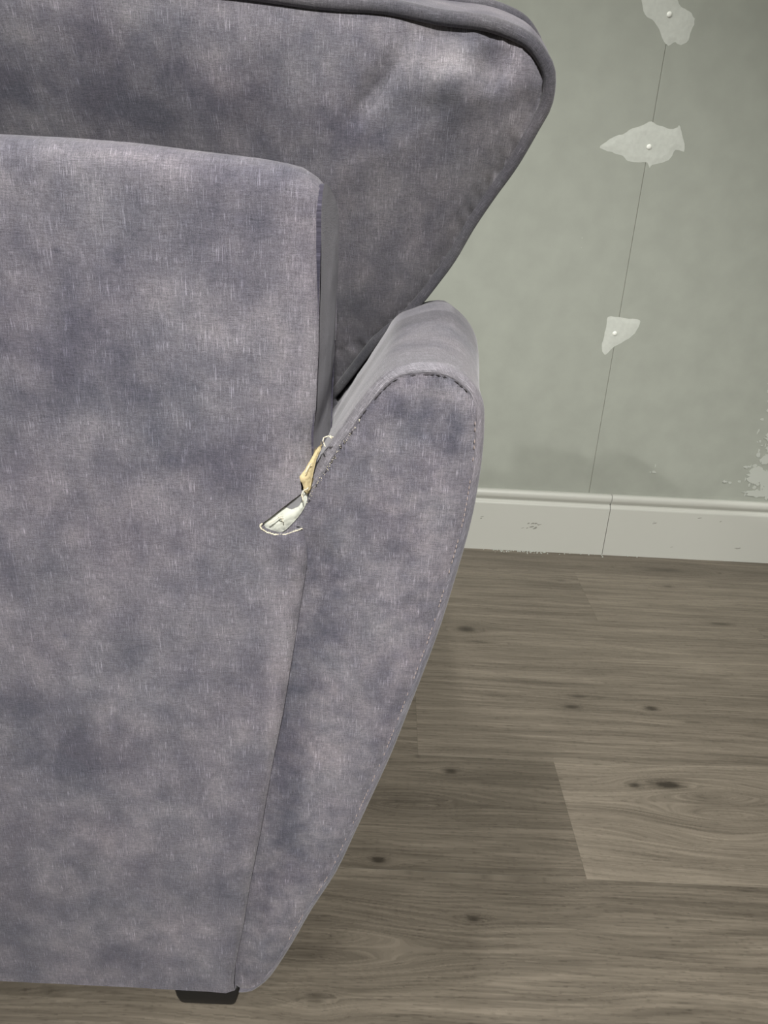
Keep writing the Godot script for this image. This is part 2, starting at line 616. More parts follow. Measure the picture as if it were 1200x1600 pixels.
# ====================================================================== lights
func downlight(at: Vector3, energy: float, color: Color, label: String, aim: Vector3, angle: float, size: float) -> void:
	var o := Node3D.new()
	o.name = "ceiling_light" if not has_node("ceiling_light") else "ceiling_light_%03d" % get_children().filter(func(c): return c.name.begins_with("ceiling_light")).size()
	add_child(o, true)
	o.position = at
	tag(o, label, "ceiling light", "recessed downlights in the ceiling")
	var ring := TorusMesh.new()
	ring.inner_radius = 0.045
	ring.outer_radius = 0.06
	ring.rings = 32
	ring.ring_segments = 10
	put("ring", ring, matte(Color(0.9, 0.9, 0.9), 0.5), o)
	var disc := CylinderMesh.new()
	disc.top_radius = 0.044
	disc.bottom_radius = 0.044
	disc.height = 0.012
	var em := matte(Color(0.9, 0.9, 0.9))
	em.emission_enabled = true
	em.emission = color
	em.emission_energy_multiplier = 3.0
	put("lamp_face", disc, em, o)
	var l := SpotLight3D.new()
	l.name = "lamp"
	l.transform = Transform3D(Basis.looking_at(aim - at, Vector3(1, 0, 0)), Vector3(0, -0.03, 0))
	l.spot_angle = angle
	l.spot_angle_attenuation = 1.0
	l.spot_attenuation = 2.0
	l.spot_range = 9.0
	l.light_energy = energy
	l.light_color = color
	l.light_size = size
	l.shadow_enabled = true
	o.add_child(l)


# ====================================================================== room
func build_room() -> void:
	var x0 := -2.9
	var x1 := 2.3
	var z1 := 2.4
	var top := 2.42
	# back wall: two plasterboards on a backing, a hairline joint between them
	var wall := Node3D.new()
	wall.name = "wall_back"
	add_child(wall)
	tag(wall, "grey-green painted plasterboard wall with a hairline joint and filled screw holes", "", "", "structure")
	var backing := put("backing", plain_box(Vector3(x1 - x0 + 0.2, top, 0.1)), mats.backing, wall)
	backing.position = Vector3((x0 + x1) / 2, top / 2, WALL_Z - 0.0518)
	var jx := 0.4785
	for side in 2:
		var a: float = x0 if side == 0 else jx + 0.0004
		var b: float = jx - 0.0004 if side == 0 else x1
		var p := bevel_box(Vector3(b - a, 0.0122, top), 0.0006)
		var o := put("plasterboard", p, mats.paint, wall)
		o.rotation_degrees = Vector3(90, 0, 0)
		o.position = Vector3((a + b) / 2, top / 2, WALL_Z - 0.0061)
	for w in [["wall_left", Vector3(0.1, top, z1 - WALL_Z + 0.4), Vector3(x0 - 0.05, top / 2, (z1 + WALL_Z) / 2), "plain grey-green painted wall to the left of the sofa"],
			["wall_right", Vector3(0.1, top, z1 - WALL_Z + 0.4), Vector3(x1 + 0.05, top / 2, (z1 + WALL_Z) / 2), "plain grey-green painted wall to the right of the open floor"],
			["wall_front", Vector3(x1 - x0 + 0.2, top, 0.1), Vector3((x0 + x1) / 2, top / 2, z1 + 0.05), "plain grey-green painted wall opposite the filled wall"]]:
		var o := put(w[0], plain_box(w[1]), mats.paint)
		o.position = w[2]
		tag(o, w[3], "", "", "structure")
	var ceil_ := put("ceiling", plain_box(Vector3(x1 - x0 + 0.3, 0.1, z1 - WALL_Z + 0.4)), mats.white)
	ceil_.position = Vector3((x0 + x1) / 2, top + 0.05, (z1 + WALL_Z) / 2)
	tag(ceil_, "flat white ceiling of the room with round downlights", "", "", "structure")
	# moulded skirting: two lengths that meet at a joint
	var base := Node3D.new()
	base.name = "baseboard_back"
	add_child(base)
	tag(base, "off-white moulded skirting board with a rounded top bead, jointed right of the sofa", "", "", "structure")
	var prof := catmull(pts2([0.0, 0.1485, 0.006, 0.1485, 0.0098, 0.1465, 0.0122, 0.1415, 0.0118, 0.1345, 0.0088, 0.129, 0.0066, 0.1255, 0.0072, 0.1225, 0.0105, 0.1205, 0.0128, 0.1185, 0.0135, 0.1155]), false, 5)
	prof.append(Vector2(0.0135, 0.0))
	prof.append(Vector2(0.0, 0.0))
	var cut := 0.5295
	for side in 2:
		var a: float = x0 if side == 0 else cut + 0.0006
		var b: float = cut - 0.0006 if side == 0 else x1
		put("skirting_length", extrude_x(prof, a, b, WALL_Z), mats.gloss, base)
	# scuffs on the skirting face
	var scuff := SurfaceTool.new()
	scuff.begin(Mesh.PRIMITIVE_TRIANGLES)
	var rng := RandomNumberGenerator.new()
	rng.seed = 5
	for s in [[0.345, 0.066, 7, 0.022], [0.365, 0.07, 5, 0.012], [0.735, 0.107, 1, 0.003], [0.63, 0.09, 2, 0.012], [0.79, 0.10, 1, 0.004], [0.69, 0.03, 1, 0.003], [0.84, 0.035, 2, 0.004], [0.235, 0.08, 2, 0.008]]:
		for k in s[2]:
			var c := Vector2(s[0] + rng.randf_range(-1, 1) * s[3], s[1] + rng.randf_range(-0.35, 0.35) * s[3])
			var poly := PackedVector2Array()
			var rx := rng.randf_range(0.0015, 0.006)
			var ry := rng.randf_range(0.0006, 0.0018)
			for i in 10:
				var an := TAU * i / 10
				poly.append(c + Vector2(cos(an) * rx, sin(an) * ry + cos(an) * rx * 0.3) * rng.randf_range(0.6, 1.1))
			var m := sheet(poly, 0.004, func(u, v): return Vector3(u, v, WALL_Z + 0.0138), 0.0002, Rect2(0, 0, 1, 1))
			scuff.append_from(m, 0, Transform3D())
	var sm := scuff.commit()
	var so := put("scuff_mark", sm, mats.scuff, base)
	so.set_meta("kind", "stuff")


func extrude_x(prof: PackedVector2Array, a: float, b: float, z0: float) -> ArrayMesh:
	# prof in (out from the wall, height)
	var st := SurfaceTool.new()
	st.begin(Mesh.PRIMITIVE_TRIANGLES)
	var n := prof.size()
	var acc := 0.0
	for i in n - 1:
		var p := prof[i]
		var q := prof[i + 1]
		var v := [Vector3(a, p.y, z0 + p.x), Vector3(b, p.y, z0 + p.x), Vector3(b, q.y, z0 + q.x), Vector3(a, q.y, z0 + q.x)]
		st.set_smooth_group(0 if i < n - 3 else 1 + i)
		for k in [0, 1, 2, 0, 2, 3]:
			st.set_uv(Vector2(v[k].x, acc))
			st.add_vertex(v[k])
		acc += p.distance_to(q)
	st.set_smooth_group(99)
	var tri := Geometry2D.triangulate_polygon(prof)
	for e in [a, b]:
		for t in range(0, tri.size(), 3):
			var o := [0, 1, 2]
			for k in o:
				var p := prof[tri[t + k]]
				st.set_uv(p)
				st.add_vertex(Vector3(e, p.y, z0 + p.x))
	st.generate_normals()
	return st.commit()


func build_floor() -> void:
	var fl := Node3D.new()
	fl.name = "floor"
	add_child(fl)
	tag(fl, "grey-brown oak-effect plank floor with knots, planks running along the wall", "", "", "structure")
	var sub := put("subfloor", plain_box(Vector3(5.6, 0.1, 4.5)), mats.lining, fl)
	sub.position = Vector3(-0.3, -0.062, 0.4)
	var w := 0.2025
	var ln := 1.38
	# planks in view: row r lies between z = -0.6475 - w*(r-1) and a row further on; x is the plank's left end
	var seen := {}
	seen["1,-1.1055"] = [21, [[0.816, 0.93, 0.006, 0.03, 0.5], [0.889, 0.15, 0.006, 0.035, 0.35], [0.84, 0.45, 0.02, 0.06, 0.10]], -0.12, 1.3]  # dark tone is partly the plank, partly painted shadow beside the sofa
	seen["1,0.2755"] = [22, [[0.113, 0.175, 0.012, 0.045, 0.62], [0.077, 0.20, 0.006, 0.03, 0.45], [0.15, 0.35, 0.03, 0.16, 0.10]], 0.05, 1.6]
	seen["2,-1.3035"] = [23, [], -0.06, 1.0]
	seen["2,0.0765"] = [24, [[0.184, 0.36, 0.008, 0.03, 0.36], [0.197, 0.22, 0.010, 0.03, 0.30], [0.280, 0.33, 0.007, 0.035, 0.42], [0.322, 0.48, 0.013, 0.02, 0.22]], 0.0, 0.9]
	seen["3,-0.62"] = [25, [[0.578, 0.27, 0.012, 0.07, 0.42], [0.593, 0.48, 0.022, 0.03, 0.20]], 0.05, 0.9]
	seen["4,-0.936"] = [26, [[0.97, 0.2, 0.008, 0.04, 0.18]], 0.04, 0.8]
	seen["4,0.444"] = [27, [[0.139, 0.22, 0.008, 0.03, 0.3], [0.18, 0.95, 0.014, 0.03, 0.25]], 0.06, 0.7]
	seen["5,-0.39"] = [28, [[0.76, 0.35, 0.03, 0.08, 0.2]], -0.06, 0.8]
	seen["0,-0.52"] = [29, [[0.472, 0.295, 0.006, 0.025, 0.35], [0.349, 0.78, 0.008, 0.04, 0.2], [0.34, 0.5, 0.03, 0.12, 0.10]], -0.09, 1.2]
	seen["-1,-0.9"] = [30, [], -0.07, 1.0]
	var starts := {-1: -0.9, 0: -0.52, 1: 0.2755, 2: 0.0765, 3: -0.62, 4: 0.444, 5: -0.39}
	var spare: Array[StandardMaterial3D] = []
	for k in 3:
		spare.append(wood(wood_texture(60 + k * 5, [[0.3 + 0.2 * k, 0.4, 0.008, 0.05, 0.4]], 0.02 * k, 1.0, 768, 128)))
	var rng := RandomNumberGenerator.new()
	rng.seed = 3
	var shared := {}
	for r in range(-14, 6):
		var zc := -0.6475 + w * (1 - r) - w * 0.5
		zc = -0.6475 - w * (r - 1) - w * 0.5
		var s: float = starts.get(r, rng.randf_range(-1.2, 0.2))
		var x := s
		while x > -2.95:
			x -= ln
		var width := w
		var z_mid := zc
		if r == 5:
			width = WALL_Z + 0.004 - (zc + w / 2)
			width = absf(width)
			z_mid = zc + w / 2 - width / 2
		while x < 2.35:
			var a := maxf(x, -2.95)
			var b := minf(x + ln, 2.35)
			if b - a > 0.02:
				var mat: StandardMaterial3D
				var key := "%d,%s" % [r, String.num(snappedf(x, 0.0005), 4).rstrip("0")]
				for k in seen:
					var kp: PackedStringArray = k.split(",")
					if int(kp[0]) == r and absf(float(kp[1]) - x) < 0.004:
						var d: Array = seen[k]
						mat = wood(wood_texture(d[0] * 10, d[1], d[2], d[3]))
				if mat == null:
					mat = spare[rng.randi() % 3]
				var sk := "%.3f,%.3f,%.3f" % [b - a, width, a - x]
				if not shared.has(sk):
					shared[sk] = bevel_box(Vector3(b - a - 0.00012, 0.012, width - 0.00012), 0.00008, Rect2((a - x) / ln, 0, (b - a) / ln, width / w))
				var o := put("plank", shared[sk], mat, fl)
				o.position = Vector3((a + b) / 2, -0.006, z_mid)
			x += ln


# ====================================================================== marks on the wall
func patch(called: String, a: Array, thick: float, dot: Vector2, parent: Node) -> MeshInstance3D:
	var outline := catmull(pts2(a), true, 3)
	var rng := RandomNumberGenerator.new()
	rng.seed = int(a[0] * 10000)
	for i in outline.size():
		outline[i] = outline[i] * 1.0 + Vector2(rng.randf_range(-1, 1), rng.randf_range(-1, 1)) * 0.0009
		outline[i].y = 0.75 + (outline[i].y - 0.75) * 1.0086
		outline[i].x *= 1.0086
	var n := FastNoiseLite.new()
	n.seed = rng.seed
	n.frequency = 28.0
	var m := sheet(outline, 0.005, func(u, v):
		var d := edge_dist(Vector2(u, v), outline)
		return Vector3(u, v, WALL_Z + 0.0002 + thick * minf(1.0, d / 0.009) * (0.8 + 0.5 * n.get_noise_2d(u, v))), 0.0003, Rect2(0, 0, 1, 1))
	var o := put(called, m, mats.filler, parent)
	if dot != Vector2.ZERO:
		var s := SphereMesh.new()
		s.radius = 0.0048
		s.height = 0.0052
		s.radial_segments = 18
		s.rings = 8
		var k := put("filled_screw_hole", s, mats.screw, o)
		k.position = Vector3(dot.x * 1.0086, 0.75 + (dot.y - 0.75) * 1.0086, WALL_Z + thick)
		k.rotation_degrees = Vector3(90, 0, 0)
	return o


func build_wall_marks() -> void:
	var wall := get_node("wall_back")
	patch("filler_patch", [0.405, 1.11, 0.4169, 1.0867, 0.4273, 1.0657, 0.4417, 1.0582, 0.4572, 1.0452, 0.4669, 1.0291, 0.4783, 1.0213, 0.4904, 1.0261, 0.5010, 1.0224, 0.5122, 1.0313, 0.5141, 1.0452, 0.5175, 1.0590, 0.5101, 1.0709, 0.4959, 1.0770, 0.4868, 1.0820, 0.4804, 1.0897, 0.47, 1.112, 0.44, 1.12], 0.0011, Vector2(0.4705, 1.0677), wall)
	patch("filler_patch", [0.3823, 0.8512, 0.3941, 0.8625, 0.4095, 0.8724, 0.4256, 0.8777, 0.4377, 0.8859, 0.4599, 0.8945, 0.4709, 0.8989, 0.4871, 0.8943, 0.5085, 0.8893, 0.5217, 0.8915, 0.5251, 0.8961, 0.5300, 0.8860, 0.5376, 0.8725, 0.5418, 0.8528, 0.5258, 0.8551, 0.5212, 0.8441, 0.5128, 0.8344, 0.4867, 0.8268, 0.4824, 0.8219, 0.4755, 0.8310, 0.4409, 0.8308, 0.4290, 0.8396, 0.4074, 0.8447], 0.0012, Vector2(0.4749, 0.8572), wall)
	patch("filler_patch", [0.4515, 0.5415, 0.4731, 0.5437, 0.4956, 0.5411, 0.5168, 0.5395, 0.5176, 0.5261, 0.5074, 0.5065, 0.4878, 0.4918, 0.4681, 0.4770, 0.4589, 0.4653, 0.4493, 0.4787, 0.4496, 0.5035, 0.4508, 0.5226], 0.001, Vector2(0.4707, 0.5101), wall)
	# rough scraped residue at the right: islands and specks
	var rng := RandomNumberGenerator.new()
	rng.seed = 77
	var st := SurfaceTool.new()
	st.begin(Mesh.PRIMITIVE_TRIANGLES)
	var blobs := []
	for s in [[0.868, 0.345, 0.020, 0.03], [0.862, 0.305, 0.022, 0.02], [0.872, 0.275, 0.018, 0.02], [0.858, 0.25, 0.014, 0.012], [0.845, 0.212, 0.022, 0.02], [0.868, 0.205, 0.012, 0.03], [0.855, 0.168, 0.03, 0.010], [0.886, 0.175, 0.02, 0.02], [0.879, 0.385, 0.010, 0.02], [0.780, 0.193, 0.006, 0.004], [0.792, 0.191, 0.004, 0.003], [0.812, 0.195, 0.005, 0.004], [0.6165, 0.222, 0.0012, 0.004], [0.6155, 0.207, 0.005, 0.003], [0.608, 0.206, 0.003, 0.002], [0.378, 0.690, 0.0012, 0.002], [0.379, 0.672, 0.0012, 0.002]]:
		blobs.append(s)
	for k in 110:
		var t := rng.randf()
		blobs.append([0.815 + 0.085 * pow(t, 0.6) + rng.randf_range(-0.005, 0.005), 0.16 + 0.26 * rng.randf(), rng.randf_range(0.001, 0.006), rng.randf_range(0.001, 0.006)])
	for s in blobs:
		var poly := PackedVector2Array()
		var n := 9 if s[2] < 0.006 else 22
		for i in n:
			var an := TAU * i / n
			poly.append(Vector2(s[0] + cos(an) * s[2] * rng.randf_range(0.55, 1.15), s[1] + sin(an) * s[3] * rng.randf_range(0.55, 1.15)))
		st.append_from(sheet(poly, 0.01, func(u, v): return Vector3(u, v, WALL_Z + 0.0008 + s[2] * 0.02 + s[3] * 0.013), 0.0014, Rect2(0, 0, 1, 1)), 0, Transform3D())
	var o := put("scraped_plaster", st.commit(), mats.residue, wall)
	o.set_meta("kind", "stuff")
	# crumbs along the foot of the skirting
	var cs := SurfaceTool.new()
	cs.begin(Mesh.PRIMITIVE_TRIANGLES)
	for k in 70:
		var x := 0.27 + 0.13 * rng.randf() if k < 50 else rng.randf_range(0.25, 0.62)
		var b := SphereMesh.new()
		b.radius = rng.randf_range(0.0007, 0.0022)
		b.height = b.radius * 1.5
		b.radial_segments = 6
		b.rings = 3
		cs.append_from(b, 0, Transform3D(Basis.from_euler(Vector3(rng.randf() * 3, rng.randf() * 3, 0)), Vector3(x, b.radius * 0.6, WALL_Z + 0.0145 + absf(rng.randfn(0, 0.006)))))
	var c := put("plaster_crumbs", cs.commit(), mats.filler)
	tag(c, "scatter of white plaster crumbs on the floor along the skirting board", "debris", "", "stuff")


# ====================================================================== sofa
var back_top := PackedVector2Array()
var section := PackedVector2Array()      # the back's top in (depth, rise) by arc length
var section_s := PackedFloat32Array()
var crease := FastNoiseLite.new()


func section_at(s: float) -> Vector2:
	var n := section_s.size()
	if s >= section_s[n - 1]:
		return section[n - 1] + Vector2(0, -(s - section_s[n - 1]))
	var lo := 0
	while lo < n - 2 and section_s[lo + 1] < s:
		lo += 1
	return section[lo].lerp(section[lo + 1], (s - section_s[lo]) / (section_s[lo + 1] - section_s[lo]))


const BACK_Z := -0.470
const EDGE_X := -0.0436


func back_map(u: float, v: float) -> Vector3:
	var ux := u if u > MIRROR_X else 2.0 * MIRROR_X - u
	var yt := lerp_table(back_top, ux)
	var bend := yt - 0.03
	var z := 0.0
	var y := v
	if v > bend:
		var q := section_at(v - bend)
		z = -q.x
		y = yt + q.y
	# soft hang and shallow creases of the cloth
	var face := clampf((bend + 0.01 - v) / 0.03, 0.0, 1.0)
	z += face * (0.0016 * crease.get_noise_2d(ux * 900.0, v * 600.0))
	# rolled right-hand edge
	var d := back_edge(v) - ux
	var r := 0.004 if v > 0.57 else 0.0042
	if d < r:
		var k := clampf((r - d) / r, 0.0, 1.0)
		z -= r * (1.0 - sqrt(maxf(0.0, 1.0 - k * k * 0.97)))
	# the seam pulls in beside the tear, the loose flap lifts below it
	z -= 0.004 * exp(-(Vector2(ux + 0.045, v - 0.575) / Vector2(0.02, 0.03)).length_squared())
	z += 0.003 * exp(-(Vector2(ux + 0.055, v - 0.52) / Vector2(0.02, 0.012)).length_squared())
	z -= 0.0016 * exp(-pow((v - 0.497 - (ux + 0.05) * 1.4) / 0.003, 2.0)) * clampf(1.0 - absf(ux + 0.053) / 0.012, 0, 1)
	return Vector3(u, y, BACK_Z + z)


var edge_table := PackedVector2Array()   # (height, x) of the rear panel's right edge


func back_edge(v: float) -> float:
	return lerp_table(edge_table, v)


func build_sofa() -> void:
	crease.seed = 9
	crease.frequency = 0.012
	crease.fractal_octaves = 3
	back_top = pts2([-0.5, 0.772, -0.36, 0.7725, -0.2274, 0.7717, -0.1908, 0.7718, -0.1542, 0.7710, -0.1176, 0.7685, -0.0807, 0.7664, -0.0659, 0.7647, -0.0560, 0.7628, -0.0500, 0.7600, -0.0460, 0.7570, -0.0430, 0.7535])
	section = catmull(pts2([0, -0.03, 0, -0.017, 0.003, -0.008, 0.0085, -0.0025, 0.018, 0, 0.05, -0.0025, 0.1, -0.010, 0.135, -0.018, 0.150, -0.027, 0.156, -0.045, 0.157, -0.25]), false, 5)
	var acc := 0.0
	for i in section.size():
		if i:
			acc += section[i].distance_to(section[i - 1])
		section_s.append(acc)
	edge_table = pts2([0.0, -0.1162, 0.0311, -0.1159, 0.0654, -0.1148, 0.1207, -0.1055, 0.1773, -0.0977, 0.2432, -0.0869, 0.3163, -0.0762, 0.3662, -0.0676, 0.4146, -0.0610, 0.4655, -0.0543, 0.5030, -0.0494, 0.5143, -0.0495, 0.5317, -0.0519, 0.565, -0.0470, 0.5848, -0.0466, 0.5997, -0.0463, 0.6182, -0.0445, 0.656, -0.0433, 0.714, -0.0429, 1.2, -0.0429])
	var sofa := Node3D.new()
	sofa.name = "sofa"
	add_child(sofa)
	tag(sofa, "grey crushed velvet sofa seen from behind, seam between back and arm torn open", "sofa")

	# ---- rear panel, over the top edge; the tear notches its right edge
	var right := pts2([-0.0429, 1.00, -0.0429, 0.7535, -0.0429, 0.714, -0.0433, 0.656, -0.0445, 0.6182, -0.0463, 0.5997, -0.0466, 0.5848,
		-0.0509, 0.5745, -0.0552, 0.5696, -0.0538, 0.5621, -0.0538, 0.5574, -0.0604, 0.5522, -0.0658, 0.5476, -0.0761, 0.5383, -0.0820, 0.5330, -0.0794, 0.5292, -0.0717, 0.5266, -0.0641, 0.5271, -0.0528, 0.5322,
		-0.0519, 0.5317, -0.0495, 0.5143, -0.0494, 0.5030, -0.0543, 0.4655, -0.0610, 0.4146, -0.0676, 0.3662, -0.0762, 0.3163, -0.0869, 0.2432, -0.0977, 0.1773, -0.1055, 0.1207, -0.1148, 0.0654, -0.1162, 0.0450, -0.1159, 0.0311])
	var outline := right.duplicate()
	for q in [[-0.1569, 0.0320], [-0.2188, 0.0334], [-0.2806, 0.0338], [-0.3425, 0.0333], [-0.5, 0.034], [-0.8, 0.033], [-0.8841, 0.031]]:
		outline.append(Vector2(q[0], q[1]))
	for q in [[-0.885, 0.0654], [-0.902, 0.1773], [-0.9238, 0.3163], [-0.939, 0.4146], [-0.9506, 0.503], [-0.9534, 0.5848], [-0.9567, 0.656], [-0.9571, 1.00]]:
		outline.append(Vector2(q[0], q[1]))
	var panel := put("back_panel", sheet(outline, 0.0085, back_map, 0.006, Rect2(-1.0, 0.0, 1.0, 1.05)), mats.back, sofa)
	panel.set_meta("label", "wide rear panel of the sofa back with a tear at its right edge")

	# ---- side gusset of the back
	for side in [1.0, -1.0]:
		var go := PackedVector2Array()
		for i in section.size():
			go.append(Vector2(-section[i].x, 0.7535 + section[i].y + 0.0008))
		go = go.slice(0, go.size() - 6)
		go.append(Vector2(-0.157, 0.45))
		go.append(Vector2(-0.012, 0.565))
		go.append(Vector2(-0.005, 0.582))
		go.append(Vector2(-0.002, 0.600))
		var gm := sheet(go, 0.008, func(a, b):
			var x := back_edge(maxf(b, 0.6)) + 0.0003 + 0.0018 * sin(clampf(-a / 0.157, 0.0, 1.0) * PI) + 0.0008 * crease.get_noise_2d(a * 500.0, b * 700.0)
			return Vector3(x if side > 0 else 2.0 * MIRROR_X - x, b, BACK_Z - 0.0012 + a), 0.003, Rect2(-0.3, 0.3, 0.6, 0.6), 0.30, side > 0)
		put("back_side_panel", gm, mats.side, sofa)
	# ---- carcass behind the cloth
	var body := put("back_frame", soft_box(Vector3(0.74, 0.68, 0.13), 0.012, 0.0, 6), mats.lining, sofa)
	body.position = Vector3(MIRROR_X, 0.385, -0.55)
	var seat := put("seat_base", soft_box(Vector3(0.86, 0.26, 0.70), 0.02, 0.004), mats.cover, sofa)
	seat.position = Vector3(MIRROR_X, 0.165, -0.985)

	# ---- arms: the right one as seen, the left one its mirror image
	build_arm(sofa, 1.0)
	build_arm(sofa, -1.0)
	build_tear(panel, sofa)
	# ---- feet
	for f in [[-0.1450, -0.5020], [-0.8550, -0.5020], [-0.1455, -1.27], [-0.8545, -1.27]]:
		var foot := put("foot", foot_mesh(), mats.plastic, sofa)
		foot.position = Vector3(f[0], 0.0, f[1])
		foot.set_meta("label", "low black plastic foot")


func foot_mesh() -> ArrayMesh:
	# trapezoid block, narrower on the floor, rounded lower corners
	var rows := []
	for k in [[0.0, 0.0245, 0.022], [0.0015, 0.0268, 0.0243], [0.004, 0.0282, 0.0255], [0.012, 0.0302, 0.0268], [0.024, 0.0325, 0.0262], [0.0300, 0.0318, 0.0225]]:
		var ring := []
		var hx: float = k[1]
		var hz: float = k[2]
		var r := 0.004
		for c in 4:
			var cx: float = (hx - r) * [1, -1, -1, 1][c]
			var cz: float = (hz - r) * [1, 1, -1, -1][c]
			for s in 4:
				var an := PI / 2 * (c + s / 3.0)
				ring.append(Vector3(cx + cos(an) * r, k[0], cz + sin(an) * r))
		rows.append(ring)
	return skin(rows, true, 0.30, 1.2, true, false)


const ARM_Z := -0.478
var arm_base := PackedVector2Array()


func build_arm(sofa: Node, side: float) -> void:
	var base := pts2([-0.0670, 0.5252, -0.0578, 0.5367, -0.0515, 0.5450, -0.0489, 0.5510, -0.0471, 0.5574, -0.0415, 0.5668, -0.0372, 0.5741, -0.0308, 0.5866, -0.0212, 0.6017, -0.0123, 0.6164, -0.0022, 0.6300, 0.0050, 0.6375, 0.0120, 0.6412, 0.0206, 0.6432, 0.0330, 0.6438, 0.0443, 0.6410, 0.0524, 0.6355, 0.0580, 0.6290,
		0.0618, 0.6190, 0.0636, 0.5949, 0.0630, 0.5669, 0.0600, 0.5323, 0.0499, 0.4720, 0.0435, 0.4400, 0.0352, 0.4050, 0.0262, 0.3690, 0.0196, 0.3429, 0.0116, 0.3132,
		-0.0112, 0.2385, -0.0274, 0.187, -0.0483, 0.139, -0.0684, 0.0868, -0.0870, 0.0445, -0.0985, 0.0285, -0.106, 0.0225, -0.12, 0.021, -0.14, 0.021, -0.145, 0.10, -0.14, 0.30, -0.115, 0.45])
	arm_base = catmull(base, true, 3)
	var n := arm_base.size()
	var nor := PackedVector2Array()
	var smooth := PackedVector2Array()
	for i in n:
		var t := (arm_base[(i + 2) % n] - arm_base[(i - 2 + n) % n]).normalized()
		nor.append(Vector2(-t.y, t.x))     # outline runs clockwise: left of travel is outside
	for i in n:
		var s := Vector2.ZERO
		for k in range(-6, 7):
			s += nor[(i + k + n) % n]
		smooth.append(s.normalized())
	var flip := func(p: Vector3) -> Vector3: return p if side > 0 else Vector3(2.0 * MIRROR_X - p.x, p.y, p.z)
	# ---- cover: the profile swept from back to front
	var rows := []
	var rho := 0.0066
	var stations := [[-0.492, -0.002]]
	for k in 7:
		var a := k / 6.0 * PI / 2
		stations.append([-0.4852 + rho * cos(a) - (0.0006 if k == 0 else 0.0), rho * sin(a) - (0.0006 if k == 0 else 0.0)])
	for z in [-0.50, -0.52, -0.545, -0.575, -0.61, -0.65, -0.70, -0.75, -0.81, -0.88, -0.96, -1.05, -1.15, -1.24, -1.29]:
		stations.append([z, rho])
	for k in range(1, 7):
		var a := k / 6.0 * PI / 2
		stations.append([-1.29 - 0.03 * sin(a), rho - 0.03 * (1.0 - cos(a))])
	var wob := FastNoiseLite.new()
	wob.seed = 31
	wob.frequency = 0.02
	for s in stations:
		var z: float = s[0]
		var ring := []
		for i in n:
			var nn := smooth[i]
			var p := arm_base[i]
			var outw := smoothstep(-0.2, 0.7, nn.x) * smoothstep(0.36, 0.56, p.y) + smoothstep(0.3, 0.95, nn.y) * smoothstep(-0.03, 0.035, p.x) * 0.3
			var inw := smoothstep(0.1, 0.9, -nn.x) * smoothstep(0.5, 0.56, p.y)
			var off: float = s[1]
			off += clampf(outw, 0.0, 1.0) * 0.020 * smoothstep(-0.485, -0.74, z)
			off -= inw * 0.009 * smoothstep(-0.50, -0.66, z)
			off += 0.0006 * wob.get_noise_3d(p.x * 900.0, p.y * 900.0, z * 500.0) * smoothstep(-0.49, -0.53, z)
			var q := p + nn * off
			# towards the front the inner slope fills out to a broad flat top
			var full := smoothstep(-0.80, -1.22, z) * smoothstep(0.40, 0.53, p.y) * smoothstep(0.012, -0.02, p.x)
			q.x -= full * 0.075 * smoothstep(0.02, -0.06, p.x)
			q.y = lerpf(q.y, 0.645, full)
			q.y -= 0.085 * smoothstep(-0.62, -1.3, z) * smoothstep(0.2, 0.6, p.y)
			ring.append(flip.call(Vector3(q.x, q.y, z)))
		rows.append(ring)
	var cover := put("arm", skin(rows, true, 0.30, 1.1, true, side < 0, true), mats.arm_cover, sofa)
	if side > 0:
		cover.set_meta("label", "flared velvet arm beside the tear")
	# ---- rear panel set inside the seam
	var out := arm_base.duplicate()
	for i in n:
		out[i] = arm_base[i] + smooth[i] * 0.0003
	if side < 0:
		for i in n:
			out[i].x = 2.0 * MIRROR_X - out[i].x
		out.reverse()
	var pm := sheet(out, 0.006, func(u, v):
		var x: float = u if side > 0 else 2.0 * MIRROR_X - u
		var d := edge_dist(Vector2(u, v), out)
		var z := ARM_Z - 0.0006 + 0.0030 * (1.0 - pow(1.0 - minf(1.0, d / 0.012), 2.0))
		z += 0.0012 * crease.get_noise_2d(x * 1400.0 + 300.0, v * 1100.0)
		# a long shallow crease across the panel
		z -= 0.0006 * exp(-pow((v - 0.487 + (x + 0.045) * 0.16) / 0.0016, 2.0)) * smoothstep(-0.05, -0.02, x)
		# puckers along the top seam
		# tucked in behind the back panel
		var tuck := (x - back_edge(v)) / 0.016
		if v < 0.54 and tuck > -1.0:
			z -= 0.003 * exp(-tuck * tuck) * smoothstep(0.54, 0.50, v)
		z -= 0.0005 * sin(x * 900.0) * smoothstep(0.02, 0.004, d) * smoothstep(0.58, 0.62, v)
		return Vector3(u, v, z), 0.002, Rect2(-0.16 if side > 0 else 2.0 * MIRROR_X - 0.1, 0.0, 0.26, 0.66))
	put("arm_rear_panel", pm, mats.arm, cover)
	if side > 0:
		build_stitches(cover, smooth)


